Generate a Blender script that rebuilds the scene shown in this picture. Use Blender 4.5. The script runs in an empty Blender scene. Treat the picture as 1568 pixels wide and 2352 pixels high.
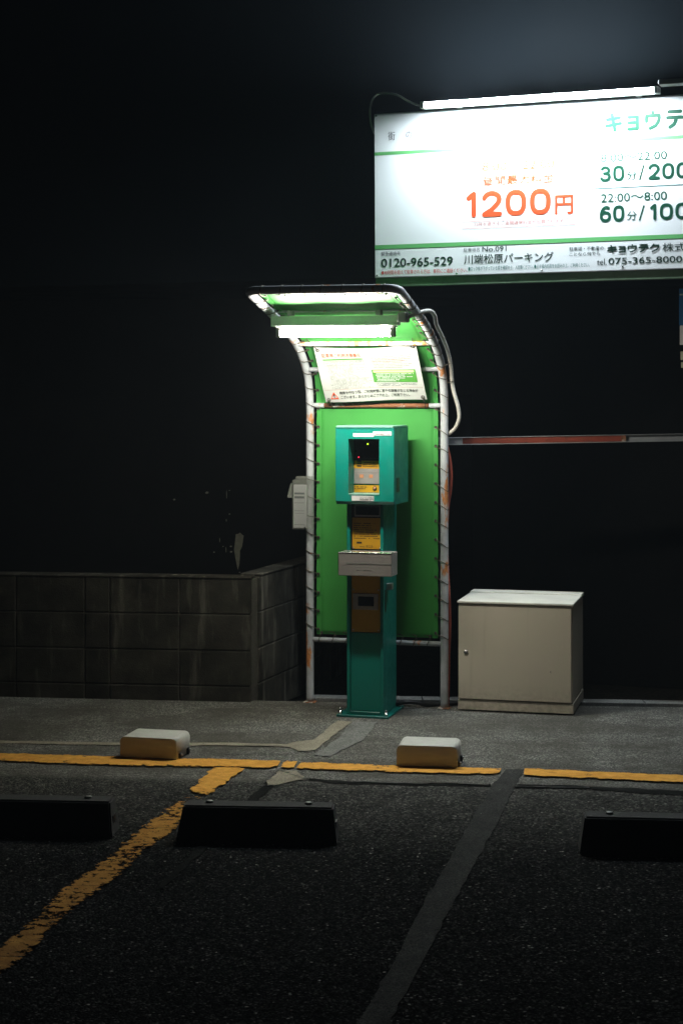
import bpy, bmesh, math, random
from mathutils import Vector, Matrix
R = math.radians
rng = random.Random(7)
scene = bpy.context.scene
COL = scene.collection

# ------------------------------------------------------------------ camera, night sky, exposure
CAM_H = 1.69
cd = bpy.data.cameras.new('camera')
cam = bpy.data.objects.new('camera', cd); COL.objects.link(cam)
cd.sensor_fit = 'VERTICAL'; cd.sensor_height = 36.0; cd.sensor_width = 24.0
cd.lens = 61.22; cd.shift_y = -276 / 2352
cd.clip_start = 0.1; cd.clip_end = 2000
cam.location = (0, 0, CAM_H); cam.rotation_euler = (R(90), 0, 0)
scene.camera = cam

world = bpy.data.worlds.new('World'); scene.world = world; world.use_nodes = True
wn = world.node_tree.nodes; wl = world.node_tree.links
sky = wn.new('ShaderNodeTexSky'); sky.sky_type = 'NISHITA'; sky.sun_disc = False
sky.sun_elevation = R(-6); sky.sun_rotation = R(180)
wl.new(sky.outputs[0], wn['Background'].inputs[0])
wn['Background'].inputs[1].default_value = 0.05

vs = scene.view_settings
vs.view_transform = 'Standard'; vs.look = 'None'; vs.gamma = 1.0; vs.exposure = 0.0; vs.use_curve_mapping = False
cy = scene.cycles
cy.use_denoising = True
cy.max_bounces = 8; cy.diffuse_bounces = 4; cy.glossy_bounces = 4; cy.transmission_bounces = 6; cy.transparent_max_bounces = 16
cy.sample_clamp_indirect = 6.0
cy.caustics_reflective = False; cy.caustics_refractive = False
SIGN_TUBE = 470.0
SHELTER_TUBE = 380.0
HAZE = 0.0030

# ------------------------------------------------------------------ materials
MAT = {}
class NT:
    def __init__(s, name):
        s.m = bpy.data.materials.new(name); s.m.use_nodes = True
        s.t = s.m.node_tree; s.n = s.t.nodes; s.b = s.n['Principled BSDF']; s.out = s.n['Material Output']
        MAT[name] = s.m
    def add(s, typ, **kw):
        n = s.n.new(typ)
        for k, v in kw.items():
            if k in n.inputs: n.inputs[k].default_value = v
            else: setattr(n, k, v)
        return n
    def link(s, a, b): s.t.links.new(a, b)
    def coord(s, scale=(1, 1, 1), kind='Object'):
        c = s.add('ShaderNodeTexCoord'); mp = s.add('ShaderNodeMapping'); mp.inputs['Scale'].default_value = scale
        s.link(c.outputs[kind], mp.inputs[0]); return mp.outputs[0]
    def noise(s, vec, scale, detail=4, rough=.55):
        n = s.add('ShaderNodeTexNoise'); n.inputs['Scale'].default_value = scale
        n.inputs['Detail'].default_value = detail; n.inputs['Roughness'].default_value = rough
        s.link(vec, n.inputs['Vector']); return n.outputs[0]
    def ramp(s, fac, stops):
        r = s.add('ShaderNodeValToRGB'); e = r.color_ramp.elements
        while len(e) < len(stops): e.new(0.5)
        for i, (p, c) in enumerate(stops):
            e[i].position = p; e[i].color = (c, c, c, 1) if isinstance(c, (int, float)) else (*c, 1)
        s.link(fac, r.inputs[0]); return r.outputs[0]
    def mix(s, fac, a, b, mode='MIX'):
        m = s.add('ShaderNodeMix'); m.data_type = 'RGBA'; m.blend_type = mode
        for sock, v in ((m.inputs[0], fac), (m.inputs[6], a), (m.inputs[7], b)):
            if hasattr(v, 'is_linked'): s.link(v, sock)
            elif isinstance(v, (int, float)): sock.default_value = v
            else: sock.default_value = (*v, 1)
        return m.outputs[2]
    def bump(s, h, strength=.3, dist=.003):
        b = s.add('ShaderNodeBump'); b.inputs['Strength'].default_value = strength; b.inputs['Distance'].default_value = dist
        s.link(h, b.inputs['Height']); s.link(b.outputs[0], s.b.inputs['Normal'])
    def col(s, c):
        if hasattr(c, 'is_linked'): s.link(c, s.b.inputs['Base Color'])
        else: s.b.inputs['Base Color'].default_value = (*c, 1)
        return s
    def set(s, rough=.5, metal=0, spec=.5):
        s.b.inputs['Roughness'].default_value = rough; s.b.inputs['Metallic'].default_value = metal
        s.b.inputs['Specular IOR Level'].default_value = spec; return s

def paint(name, c, rough=.45, metal=0, dirt_dim=.25, scale=9, spec=.4, bump=0.0):
    """plain coloured surface with uneven grime"""
    t = NT(name); v = t.coord(); n = t.noise(v, scale, 6, .6)
    f = t.ramp(n, [(.42, 0), (.75, dirt_dim)])
    t.col(t.mix(f, c, tuple(x * .45 + .01 for x in c))); t.set(rough, metal, spec)
    rn = t.ramp(t.noise(v, scale * 3, 3), [(.3, max(.05, rough - .1)), (.7, min(1, rough + .12))])
    t.link(rn, t.b.inputs['Roughness'])
    if bump: t.bump(t.noise(v, 260, 3), bump, .001)
    return t.m

def rusty(name, c, amount, rust=(.32, .12, .035), stretch=.35, rough=.5):
    t = NT(name); v = t.coord((1, 1, stretch)); v2 = t.coord()
    n = t.noise(v, 14, 7, .65); n2 = t.noise(v2, 60, 4, .6)
    f = t.ramp(n, [(amount, 0), (amount + .06, 1)])
    rc = t.mix(t.ramp(n2, [(.3, 0), (.7, 1)]), rust, tuple(x * 1.9 for x in rust))
    grime = t.mix(t.ramp(t.noise(v2, 22, 5), [(.45, 0), (.8, .45)]), c, tuple(x * .45 for x in c))
    t.col(t.mix(f, grime, rc)); t.set(rough, 0, .35)
    t.link(t.ramp(f, [(0, rough), (1, .85)]), t.b.inputs['Roughness'])
    t.bump(f, .4, -.0006); return t.m

def emit(name, c, s):
    t = NT(name); t.b.inputs['Base Color'].default_value = (.8, .8, .8, 1)
    t.b.inputs['Emission Color'].default_value = (*c, 1); t.b.inputs['Emission Strength'].default_value = s; return t.m

def ink(name, c): 
    t = NT(name).col(c).set(.5, 0, .3); return t.m

# asphalt lot: coarse worn asphalt in front, a finer paved apron at the back
def asphalt():
    t = NT('asphalt'); v = t.coord()
    sep = t.add('ShaderNodeSeparateXYZ'); t.link(v, sep.inputs[0])
    # apron blend: y + small noise, boundary runs along the yard
    wob = t.noise(v, 3.5, 3)
    ma = t.add('ShaderNodeMath'); ma.operation = 'MULTIPLY_ADD'; ma.inputs[1].default_value = .09
    t.link(sep.outputs[0], ma.inputs[0]); t.link(sep.outputs[1], ma.inputs[2])
    mb = t.add('ShaderNodeMath'); mb.operation = 'MULTIPLY_ADD'; mb.inputs[1].default_value = .05
    t.link(wob, mb.inputs[0]); t.link(ma.outputs[0], mb.inputs[2])
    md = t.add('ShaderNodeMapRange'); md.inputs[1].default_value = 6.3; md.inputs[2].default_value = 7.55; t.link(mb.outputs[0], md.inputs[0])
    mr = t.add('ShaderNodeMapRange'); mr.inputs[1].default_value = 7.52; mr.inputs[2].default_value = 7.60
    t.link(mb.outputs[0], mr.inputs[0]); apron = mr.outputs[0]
    vo = t.add('ShaderNodeTexVoronoi'); vo.inputs['Scale'].default_value = 112; t.link(v, vo.inputs['Vector'])
    vo2 = t.add('ShaderNodeTexVoronoi'); vo2.inputs['Scale'].default_value = 150; t.link(v, vo2.inputs['Vector'])
    big = t.noise(v, 2.2, 5, .6); mid = t.noise(v, 9, 5, .65); fine = t.noise(v, 300, 2)
    # stones: random tone per cell
    bw = t.add('ShaderNodeRGBToBW'); t.link(vo.outputs['Color'], bw.inputs[0])
    stone = t.ramp(bw.outputs[0], [(.15, (.010, .010, .010)), (.70, (.036, .0353, .0342)), (.90, (.10, .098, .092)), (.985, (.46, .44, .405))])
    gap = t.ramp(vo.outputs['Distance'], [(.30, 1), (.62, .35)])
    coarse = t.mix(1.0, stone, gap, 'MULTIPLY')
    coarse = t.mix(t.ramp(mid, [(.35, 0), (.75, .5)]), coarse, (.010, .010, .010))
    lit_fade = t.add('ShaderNodeMath'); lit_fade.operation = 'MULTIPLY'; t.link(md.outputs[0], lit_fade.inputs[0]); t.link(t.ramp(t.noise(v, 5, 5, .65), [(.3, .35), (.7, .95)]), lit_fade.inputs[1])  # light falloff painted in: asphalt paler towards the apron
    lit_stone = t.ramp(bw.outputs[0], [(.15, (.03, .029, .027)), (.6, (.075, .072, .066)), (.95, (.22, .21, .19))])
    coarse = t.mix(lit_fade.outputs[0], coarse, lit_stone)
    bw2 = t.add('ShaderNodeRGBToBW'); t.link(vo2.outputs['Color'], bw2.inputs[0])
    finec = t.ramp(bw2.outputs[0], [(.1, (.045, .043, .040)), (.55, (.14, .134, .124)), (.92, (.36, .345, .315))])
    finec = t.mix(t.ramp(big, [(.36, 0), (.62, .8)]), finec, (.07, .064, .054))
    finec = t.mix(t.ramp(mid, [(.46, 0), (.72, .6)]), finec, (.06, .056, .048))
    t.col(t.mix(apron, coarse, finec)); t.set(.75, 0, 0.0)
    t.link(t.ramp(bw.outputs[0], [(.3, .85), (.9, .45)]), t.b.inputs['Roughness'])
    hm = t.mix(apron, t.ramp(vo.outputs['Distance'], [(.0, 1), (.75, 0)]), t.ramp(vo2.outputs['Distance'], [(0, .6), (.8, .1)]))
    t.bump(hm, .9, .005)
    return t.m
asphalt()
def patch_mat(name, c, c2, scale=220, rough=.85):
    t = NT(name); v = t.coord()
    vo = t.add('ShaderNodeTexVoronoi'); vo.inputs['Scale'].default_value = scale; t.link(v, vo.inputs['Vector'])
    bw = t.add('ShaderNodeRGBToBW'); t.link(vo.outputs['Color'], bw.inputs[0])
    a = t.mix(t.ramp(bw.outputs[0], [(.2, 0), (.9, 1)]), c, c2)
    a = t.mix(t.ramp(t.noise(v, 7, 5), [(.4, 0), (.75, .5)]), a, tuple(x * .5 for x in c))
    t.col(a); t.set(rough, 0, 0.0); t.bump(vo.outputs['Distance'], .5, .002); return t.m
patch_mat('patch_pale', (.20, .175, .135), (.36, .32, .25))
patch_mat('patch_grey', (.028, .028, .027), (.075, .073, .069))
patch_mat('patch_dark', (.012, .012, .0115), (.026, .0255, .024))
patch_mat('patch_mid', (.12, .117, .11), (.24, .235, .22), 170)
patch_mat('kerb_concrete', (.16, .155, .145), (.26, .25, .23), 160)
patch_mat('soil', (.015, .014, .012), (.03, .027, .022), 60)

def worn_paint():
    t = NT('line_paint'); v = t.coord(); sx = t.coord((1, 1, 1))
    vo = t.add('ShaderNodeTexVoronoi'); vo.inputs['Scale'].default_value = 120; t.link(v, vo.inputs['Vector'])
    n = t.noise(v, 26, 6, .62); big = t.noise(v, 2.6, 3)
    c = t.mix(t.ramp(n, [(.3, 0), (.7, 1)]), (.56, .25, .042), (.80, .40, .085))
    c = t.mix(t.ramp(t.noise(v, 70, 3), [(.55, 0), (.8, .5)]), c, (.28, .14, .05))
    dt = t.add('ShaderNodeAttribute'); dt.attribute_name = 'dirt_dim'  # light falloff painted into the long line's colour
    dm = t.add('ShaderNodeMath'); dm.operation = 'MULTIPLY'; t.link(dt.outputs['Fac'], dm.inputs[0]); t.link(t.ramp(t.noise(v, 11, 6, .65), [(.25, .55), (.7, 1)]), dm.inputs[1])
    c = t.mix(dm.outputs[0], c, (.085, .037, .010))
    t.col(c); t.set(.8, 0, 0.05); t.bump(vo.outputs['Distance'], .5, .003)
    # wear: where paint is gone the asphalt below shows
    att = t.add('ShaderNodeAttribute'); att.attribute_name = 'wear'
    ad = t.add('ShaderNodeMath'); ad.operation = 'ADD'; t.link(t.noise(v, 34, 7, .7), ad.inputs[0]); t.link(att.outputs['Fac'], ad.inputs[1])
    cut = t.ramp(ad.outputs[0], [(.86, 1), (.89, 0)])
    # transverse cracks
    wv = t.noise(t.coord((1.2, 22, 1)), 1.6, 5, .7)
    ad2 = t.add('ShaderNodeMath'); ad2.operation = 'MULTIPLY_ADD'; ad2.inputs[1].default_value = .38
    t.link(att.outputs['Fac'], ad2.inputs[0]); t.link(wv, ad2.inputs[2])
    cut2 = t.ramp(ad2.outputs[0], [(.735, 1), (.75, 0)])
    al = t.mix(1.0, cut, cut2, 'MULTIPLY')
    t.link(al, t.b.inputs['Alpha'])
worn_paint()

paint('sheet_green', (.05, .285, .053), .55, 0, .22, 4, .25)
paint('sheet_hem', (.04, .40, .05), .6, 0, .3, 6, .2)
rusty('pipe_white', (.44, .45, .47), .575)
rusty('pipe_rust', (.6, .55, .5), .40, (.16, .065, .03), 1.0, .8)
rusty('pipe_speckled', (.72, .72, .70), .50, (.40, .17, .06), 1.0)
paint('wire', (.09, .075, .05), .6, .4, .2)
paint('grommet', (.10, .095, .08), .45, .8, .3)
paint('teal', (.0, .175, .135), .42, 0, .15, 7, .45)
paint('teal_dark', (.0, .12, .10), .4, 0, .2, 7, .45)
paint('teal_light', (.17, .34, .28), .35, 0, .2, 7, .5)
paint('yellow_plate', (.46, .235, .007), .5, 0, .15, 20)
paint('black_plastic', (.012, .012, .012), .35)
paint('window_black', (.006, .006, .007), .12)
paint('steel', (.50, .47, .46), .38, .85, .25, 12)
paint('steel_plate', (.36, .325, .305), .5, .55, .2, 12)
paint('steel_bright', (.75, .75, .74), .22, 1.0, .1, 12)
paint('copper', (.55, .24, .12), .5, .2)
paint('label_white', (.58, .56, .56), .5, 0, .12)
paint('paper', (.30, .295, .30), .75, 0, .1)
paint('poster', (.45, .45, .43), .6, 0, .08, 5, .2)
paint('sign_white', (.80, .80, .805), .38, 0, .05, 3, .35)
paint('sign_rail', (.16, .24, .15), .5, .2, .5, 14)
def cabinet_mat():
    t = NT('cabinet'); v = t.coord(); sp = t.add('ShaderNodeSeparateXYZ'); t.link(v, sp.inputs[0])
    c = t.mix(t.ramp(t.noise(v, 4, 6, .6), [(.42, 0), (.78, .14)]), (.60, .53, .43), (.33, .29, .23))
    low = t.ramp(sp.outputs[2], [(.0, 1), (.16, 0)])
    sm = t.add('ShaderNodeMath'); sm.operation = 'MULTIPLY'; t.link(low, sm.inputs[0]); t.link(t.ramp(t.noise(v, 38, 6, .7), [(.4, 0), (.75, .8)]), sm.inputs[1])
    c = t.mix(sm.outputs[0], c, (.20, .16, .11))
    st = t.noise(t.coord((9, 9, .5)), 2.5, 5, .6)
    c = t.mix(t.ramp(st, [(.58, 0), (.8, .22)]), c, (.30, .25, .18))
    t.col(c); t.set(.5, 0, .35); t.bump(t.noise(v, 260, 3), .35, .001)
cabinet_mat()
paint('cabinet_lid', (.72, .69, .62), .5, 0, .4, 5, .35, .3)
paint('block_cover', (.56, .54, .50), .45, 0, .2, 16, .4, .3)
paint('stop_concrete', (.045, .043, .042), .9, 0, .4, 30, .2, .9)
paint('housing_white', (.82, .83, .80), .4, 0, .25, 10)
paint('housing_grey', (.20, .20, .185), .55, .3, .3, 12)
paint('conduit_grey', (.42, .40, .36), .55, 0, .3, 30)
paint('conduit_red', (.42, .085, .05), .5, 0, .3, 30)
paint('rail_zinc', (.50, .52, .54), .45, .55, .35, 10)
rusty('rail_red', (.26, .05, .028), .62, (.07, .03, .018), 1.0, .55)
paint('glow_wall_grey', (.0058, .0078, .0098), .9, 0, .3, 1.2, .05)
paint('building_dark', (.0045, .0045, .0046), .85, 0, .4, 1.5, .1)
paint('flake', (.34, .33, .25), .9, 0, .5, 25, .1)
paint('cable_black', (.012, .012, .012), .5)
paint('board_blue', (.01, .10, .24), .45)
paint('board_cream', (.50, .50, .36), .5)
def block_mat():
    t = NT('block'); v = t.coord(kind='Object'); g = t.add('ShaderNodeNewGeometry')
    p = t.add('ShaderNodeObjectInfo')
    n = t.noise(g.outputs['Position'], 7, 7, .65); n2 = t.noise(g.outputs['Position'], 2.3, 4, .6); f = t.noise(g.outputs['Position'], 150, 3)
    c = t.mix(t.ramp(n, [(.35, 0), (.7, 1)]), (.015, .0135, .011), (.058, .052, .042))
    c = t.mix(t.ramp(n2, [(.45, 0), (.75, .7)]), c, (.014, .013, .010))
    c = t.mix(t.ramp(p.outputs['Random'], [(0, 0), (1, .4)]), c, (.02, .019, .015))
    sx = t.add('ShaderNodeMapping'); sx.inputs['Scale'].default_value = (5, 5, .8); t.link(g.outputs['Position'], sx.inputs[0])
    c = t.mix(t.ramp(t.noise(sx.outputs[0], 2.6, 5, .6), [(.55, 0), (.72, .75)]), c, (.12, .11, .09))
    t.col(c); t.set(.93, 0, 0.0); t.bump(t.mix(.5, f, n), .8, .006)
block_mat(); patch_mat('mortar', (.06, .055, .048), (.1, .095, .08), 300)
emit('tube_sign', (.80, .93, 1.0), SIGN_TUBE)
emit('tube_shelter', (1.0, .965, .85), SHELTER_TUBE)
emit('led_green', (.55, 1.0, .02), 3.0); emit('led_red', (1.0, .02, .06), 3.0)
ink('ink_green', (.001, .055, .028)); ink('ink_dkgreen', (.001, .022, .013)); ink('ink_ltgreen', (.12, .40, .13))
ink('ink_red', (.62, .07, .018)); ink('ink_crimson', (.55, .05, .04)); ink('ink_orange', (.50, .10, .03)); ink('ink_grey', (.05, .057, .06)); ink('ink_teal', (.03, .14, .13))
ink('ink_black', (.015, .015, .014)); ink('ink_pink', (.42, .09, .06)); ink('ink_paleyellow', (.65, .70, .32)); ink('ink_midgreen', (.07, .24, .04))
t = NT('clear_plastic'); t.set(.18, 0, .5); t.col((.30, .31, .27)); t.b.inputs['Alpha'].default_value = .26

# ------------------------------------------------------------------ helpers
def link_mesh(name, me, mat=None, parent=None):
    o = bpy.data.objects.new(name, me); COL.objects.link(o)
    if mat: me.materials.append(MAT[mat])
    if parent: o.parent = parent
    return o
def from_bm(name, bm, mat=None, parent=None, smooth=False):
    me = bpy.data.meshes.new(name); bmesh.ops.recalc_face_normals(bm, faces=bm.faces); bm.to_mesh(me); bm.free()
    if smooth: me.polygons.foreach_set('use_smooth', [True] * len(me.polygons))
    return link_mesh(name, me, mat, parent)
def thing(name, label, cat, loc=(0, 0, 0), yaw=0, group=None):
    o = bpy.data.objects.new(name, None); COL.objects.link(o); o.empty_display_size = .1
    o.location = loc; o.rotation_euler = (0, 0, -R(yaw)); return tag(o, label, cat, group)
def tag(o, label, cat, group=None):
    o['label'] = label; o['category'] = cat
    if group: o['group'] = group
    return o
def add_box(bm, c0, c1, bev=0, seg=1):
    x0, y0, z0 = c0; x1, y1, z1 = c1
    vs_ = [bm.verts.new(p) for p in [(x0,y0,z0),(x1,y0,z0),(x1,y1,z0),(x0,y1,z0),(x0,y0,z1),(x1,y0,z1),(x1,y1,z1),(x0,y1,z1)]]
    fs = [bm.faces.new([vs_[i] for i in q]) for q in [(0,3,2,1),(4,5,6,7),(0,1,5,4),(1,2,6,5),(2,3,7,6),(3,0,4,7)]]
    if bev:
        es = list({e for f in fs for e in f.edges})
        bmesh.ops.bevel(bm, geom=es, offset=bev, segments=seg, affect='EDGES', profile=.5)
def box(name, c0, c1, mat, parent, bev=0, seg=1):
    bm = bmesh.new(); add_box(bm, c0, c1, bev, seg); return from_bm(name, bm, mat, parent)
def add_tube(bm, pts, r, seg=10, cap=True, rfun=None, closed=False):
    pts = [Vector(p) for p in pts]; n = len(pts); rings = []
    up = None
    for i, p in enumerate(pts):
        a = pts[(i - 1) % n] if (closed or i > 0) else p; b = pts[(i + 1) % n] if (closed or i < n - 1) else p
        d = (b - a).normalized()
        if up is None: up = d.orthogonal().normalized()
        up = (up - d * up.dot(d)); up = up.normalized() if up.length > 1e-6 else d.orthogonal().normalized()
        s = d.cross(up); rr = r if rfun is None else rfun(i)
        rings.append([bm.verts.new(p + (up * math.cos(k * 2 * math.pi / seg) + s * math.sin(k * 2 * math.pi / seg)) * rr) for k in range(seg)])
    for i in range(n if closed else n - 1):
        A, B = rings[i], rings[(i + 1) % n]
        for k in range(seg): bm.faces.new((A[k], A[(k+1) % seg], B[(k+1) % seg], B[k]))
    if cap and not closed:
        bm.faces.new(rings[0][::-1]); bm.faces.new(rings[-1])
def tube(name, pts, r, mat, parent=None, seg=10, rfun=None):
    bm = bmesh.new(); add_tube(bm, pts, r, seg, True, rfun); return from_bm(name, bm, mat, parent, True)
def catmull(P, n=6):
    P = [Vector(p) for p in P]; out = []
    for i in range(len(P) - 1):
        p0 = P[max(i-1, 0)]; p1 = P[i]; p2 = P[i+1]; p3 = P[min(i+2, len(P)-1)]
        for k in range(n):
            u = k / n
            out.append(.5 * ((2*p1) + (p2-p0)*u + (2*p0-5*p1+4*p2-p3)*u*u + (-p0+3*p1-3*p2+p3)*u**3))
    out.append(P[-1]); return out
def add_poly(bm, pts, h=0.0):
    """flat polygon (list of 3D points), optionally extruded up by h"""
    v0 = [bm.verts.new(p) for p in pts]
    if not h: bm.faces.new(v0); return
    v1 = [bm.verts.new(Vector(p) + Vector((0, 0, h))) for p in pts]; n = len(pts)
    bm.faces.new(v0[::-1]); bm.faces.new(v1)
    for i in range(n): bm.faces.new((v0[i], v0[(i+1) % n], v1[(i+1) % n], v1[i]))
def add_disc(bm, c, r, axis='y', seg=12):
    vs_ = []
    for k in range(seg):
        a = k * 2 * math.pi / seg; u, v = math.cos(a) * r, math.sin(a) * r
        vs_.append(bm.verts.new((c[0] + u, c[1], c[2] + v) if axis == 'y' else (c[0] + u, c[1] + v, c[2])))
    bm.faces.new(vs_)
def text_geo(body, bold=0.0, shear=0.0):
    cu = bpy.data.curves.new('txt', 'FONT'); cu.body = body; cu.size = 1; cu.offset = bold; cu.resolution_u = 3; cu.shear = shear
    o = bpy.data.objects.new('txt', cu); me = bpy.data.meshes.new_from_object(o)
    vs_ = [v.co.copy() for v in me.vertices]; fs = [tuple(p.vertices) for p in me.polygons]
    bpy.data.objects.remove(o); bpy.data.meshes.remove(me); bpy.data.curves.remove(cu)
    if not vs_: return [], []
    x0 = min(v.x for v in vs_); x1 = max(v.x for v in vs_); y0 = min(v.y for v in vs_); y1 = max(v.y for v in vs_)
    return [((v.x-x0)/(x1-x0), (v.y-y0)/(y1-y0)) for v in vs_], fs
def lettering(body, x0, z0, x1, z1, mat, parent, fmap, bold=0.0, name='lettering'):
    """text fitted into the box x0..x1, z0..z1 of a face; fmap(x, z) gives the 3D point"""
    vs_, fs = text_geo(body, bold)
    if not vs_: return None
    me = bpy.data.meshes.new(name); me.from_pydata([fmap(x0 + u*(x1-x0), z0 + v*(z1-z0)) for u, v in vs_], [], fs)
    return link_mesh(name, me, mat, parent)
def face_rect(name, x0, z0, x1, z1, mat, parent, fmap, nx=1, nz=1):
    V = []; Fc = []
    for j in range(nz+1):
        for i in range(nx+1): V.append(fmap(x0+(x1-x0)*i/nx, z0+(z1-z0)*j/nz))
    for j in range(nz):
        for i in range(nx):
            a = j*(nx+1)+i; Fc.append((a, a+1, a+nx+2, a+nx+1))
    me = bpy.data.meshes.new(name); me.from_pydata(V, [], Fc); return link_mesh(name, me, mat, parent)

# round-ended stroke lettering for the big characters
def _arc(cx, cy, rx, ry, a0, a1, n=14): return [(cx + rx*math.cos(R(a0+(a1-a0)*k/n)), cy + ry*math.sin(R(a0+(a1-a0)*k/n))) for k in range(n+1)]
def _ring(cx, cy, rx, ry, p=2.6, n=28):
    out = []
    for k in range(n):
        c_, s_ = math.cos(2*math.pi*k/n), math.sin(2*math.pi*k/n); out.append((cx + rx*math.copysign(abs(c_)**(2/p), c_), cy + ry*math.copysign(abs(s_)**(2/p), s_)))
    return out + [out[0]]
GLYPH = {
 '0': (.72, [_ring(.5, .5, .5, .5)]),
 '1': (.42, [[(.05, .80), (.45, .93), (.75, 1.0)], [(.75, 1.0), (.75, .5), (.75, 0)]]),
 '2': (.72, [_arc(.5, .70, .48, .30, 165, -25, 16) + [(.82, .46), (.5, .22), (.03, .0)], [(.03, .0), (.5, 0), (1.0, 0)]]),
 '3': (.70, [_arc(.48, .755, .44, .245, 150, -80, 14), _arc(.47, .27, .52, .27, 85, -155, 16), [(.36, .53), (.52, .53)]]),
 '6': (.72, [_ring(.5, .30, .5, .30, 2.3), _arc(.62, .36, .62, .64, 180, 65, 12)]),
 'キ': (1.0, [[(.06, .70), (.5, .745), (.92, .79)], [(.0, .30), (.5, .36), (1.0, .42)], [(.40, 1.0), (.5, .5), (.60, .0)]]),
 'ョ': (.78, [[(.08, .78), (.5, .78), (.92, .78)], [(.92, .78), (.92, .4), (.92, .03)], [(.08, .42), (.5, .42), (.92, .42)], [(.05, .03), (.5, .03), (.92, .03)]]),
 'ウ': (1.0, [[(.5, 1.0), (.5, .9), (.5, .80)], [(.05, .45), (.05, .7), (.07, .80)], [(.07, .80), (.5, .80), (.94, .80)], [(.94, .80), (.95, .62), (.88, .38), (.68, .15), (.30, .0)]]),
 'テ': (1.0, [[(.10, .97), (.5, .97), (.90, .97)], [(.0, .60), (.5, .60), (1.0, .60)], [(.58, .60), (.57, .40), (.45, .18), (.15, .0)]]),
 'ク': (.95, [[(.38, 1.0), (.25, .75), (.0, .52)], [(.32, .83), (.6, .83), (.97, .83)], [(.97, .83), (.93, .60), (.75, .25), (.22, .0)]]),
}
def stroke_text(body, x0, z0, x1, z1, th, mat, parent, fmap, gap=.12):
    """th: stroke width as a share of the height; each character its own mesh"""
    H = z1-z0; ws = [GLYPH[c][0] for c in body]; tot = sum(ws) + gap*(len(body)-1); kx = (x1-x0)/(tot); x = x0
    for c, w in zip(body, ws):
        V = []; Fc = []; t = th*H; cw = w*kx; lay = 0
        for st in GLYPH[c][1]:
            P = [Vector((x + t/2 + u*(cw-t), z0 + t/2 + v*(H-t))) for u, v in st]; closed = (P[0]-P[-1]).length < 1e-6
            if len(P) == 2: P = [P[0], (P[0]+P[1])/2, P[1]]
            L = []; Rg = []; n = len(P)
            for i, p in enumerate(P):
                a = P[i-1] if i else (P[-2] if closed else p); b = P[i+1] if i < n-1 else (P[1] if closed else p)
                d = (b-a).normalized(); nn = Vector((-d.y, d.x)); L.append(p + nn*t/2); Rg.append(p - nn*t/2)
            lay += 1; q0 = len(V)
            for l, r_ in zip(L, Rg): V += [(l, lay), (r_, lay)]
            for i in range(n-1): q = q0+2*i; Fc.append((q, q+1, q+3, q+2))
            if not closed:
                for p, nb in ((P[0], P[1]), (P[-1], P[-2])):
                    d = (p-nb).normalized(); nn = Vector((-d.y, d.x)); lay += 1; q = len(V)
                    V += [(p + nn*math.cos(R(a_))*t/2 + d*math.sin(R(a_))*t/2, lay) for a_ in range(0, 181, 20)]; Fc.append(tuple(range(q, len(V))))
        me = bpy.data.meshes.new('lettering'); me.from_pydata([fmap(p.x, p.y) + Vector((0, -.0001*l, 0)) for p, l in V], [], Fc); link_mesh('lettering', me, mat, parent)
        x += (w+gap)*kx

# ------------------------------------------------------------------ setting: ground
EDGE = lambda x: 9.49 - .09 * x          # back edge of the paved lot
def make_ground():
    bm = bmesh.new(); xs = [-60, -8, -3, -1, 0, 1, 2, 4, 9, 60]
    prev = None
    for x in xs:
        ye = EDGE(max(-3, min(4, x))); a = [bm.verts.new((x, -40, 0)), bm.verts.new((x, 2, 0)), bm.verts.new((x, ye, 0)), bm.verts.new((x, ye, -.12))]
        if prev:
            for k in range(3): bm.faces.new((prev[k], a[k], a[k+1], prev[k+1]))
        prev = a
    g = from_bm('ground', bm, 'asphalt'); g['kind'] = 'structure'; g['label'] = 'dark worn asphalt of the parking lot with a paler apron at the back'
    return g
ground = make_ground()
bm = bmesh.new(); add_poly(bm, [(-900, -900, -.125), (900, -900, -.125), (900, 900, -.125), (-900, 900, -.125)])
o = from_bm('lower_ground', bm, 'soil'); o['kind'] = 'structure'
# kerb behind the gap
bm = bmesh.new()
for x0, x1 in [(-.16, .44), (.446, 1.04), (1.046, 1.64), (1.646, 2.24), (2.246, 2.84)]:
    add_poly(bm, [(x0, EDGE(x0)+.075, -.12), (x1, EDGE(x1)+.075, -.12), (x1, EDGE(x1)+.185, -.12), (x0, EDGE(x0)+.185, -.12)], .125)
o = from_bm('kerb', bm, 'kerb_concrete'); o['kind'] = 'structure'; o['label'] = 'low concrete kerb along the back of the lot'

def ragged(pts, z, amp, step, r):
    out = []; n = len(pts)
    for i in range(n):
        a = Vector((*pts[i], 0)); b = Vector((*pts[(i+1) % n], 0)); d = (b-a); L = d.length; m = max(1, int(L/step)); nn = Vector((-d.y, d.x, 0)).normalized()
        for k in range(m):
            p = a + d*(k/m) + nn * (r.uniform(-amp, amp) if k else r.uniform(-amp, amp)*.5); out.append((p.x, p.y, z))
    return out
def ground_patch(name, pts, mat, z, amp=.006, step=.04, label=None, seed=1):
    bm = bmesh.new(); add_poly(bm, ragged(pts, z, amp, step, random.Random(seed)))
    bmesh.ops.triangulate(bm, faces=bm.faces); o = from_bm(name, bm, mat, ground)
    for p in o.data.polygons:
        if p.normal.z < 0: p.flip()
    if label: o['label'] = label
    return o
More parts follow.
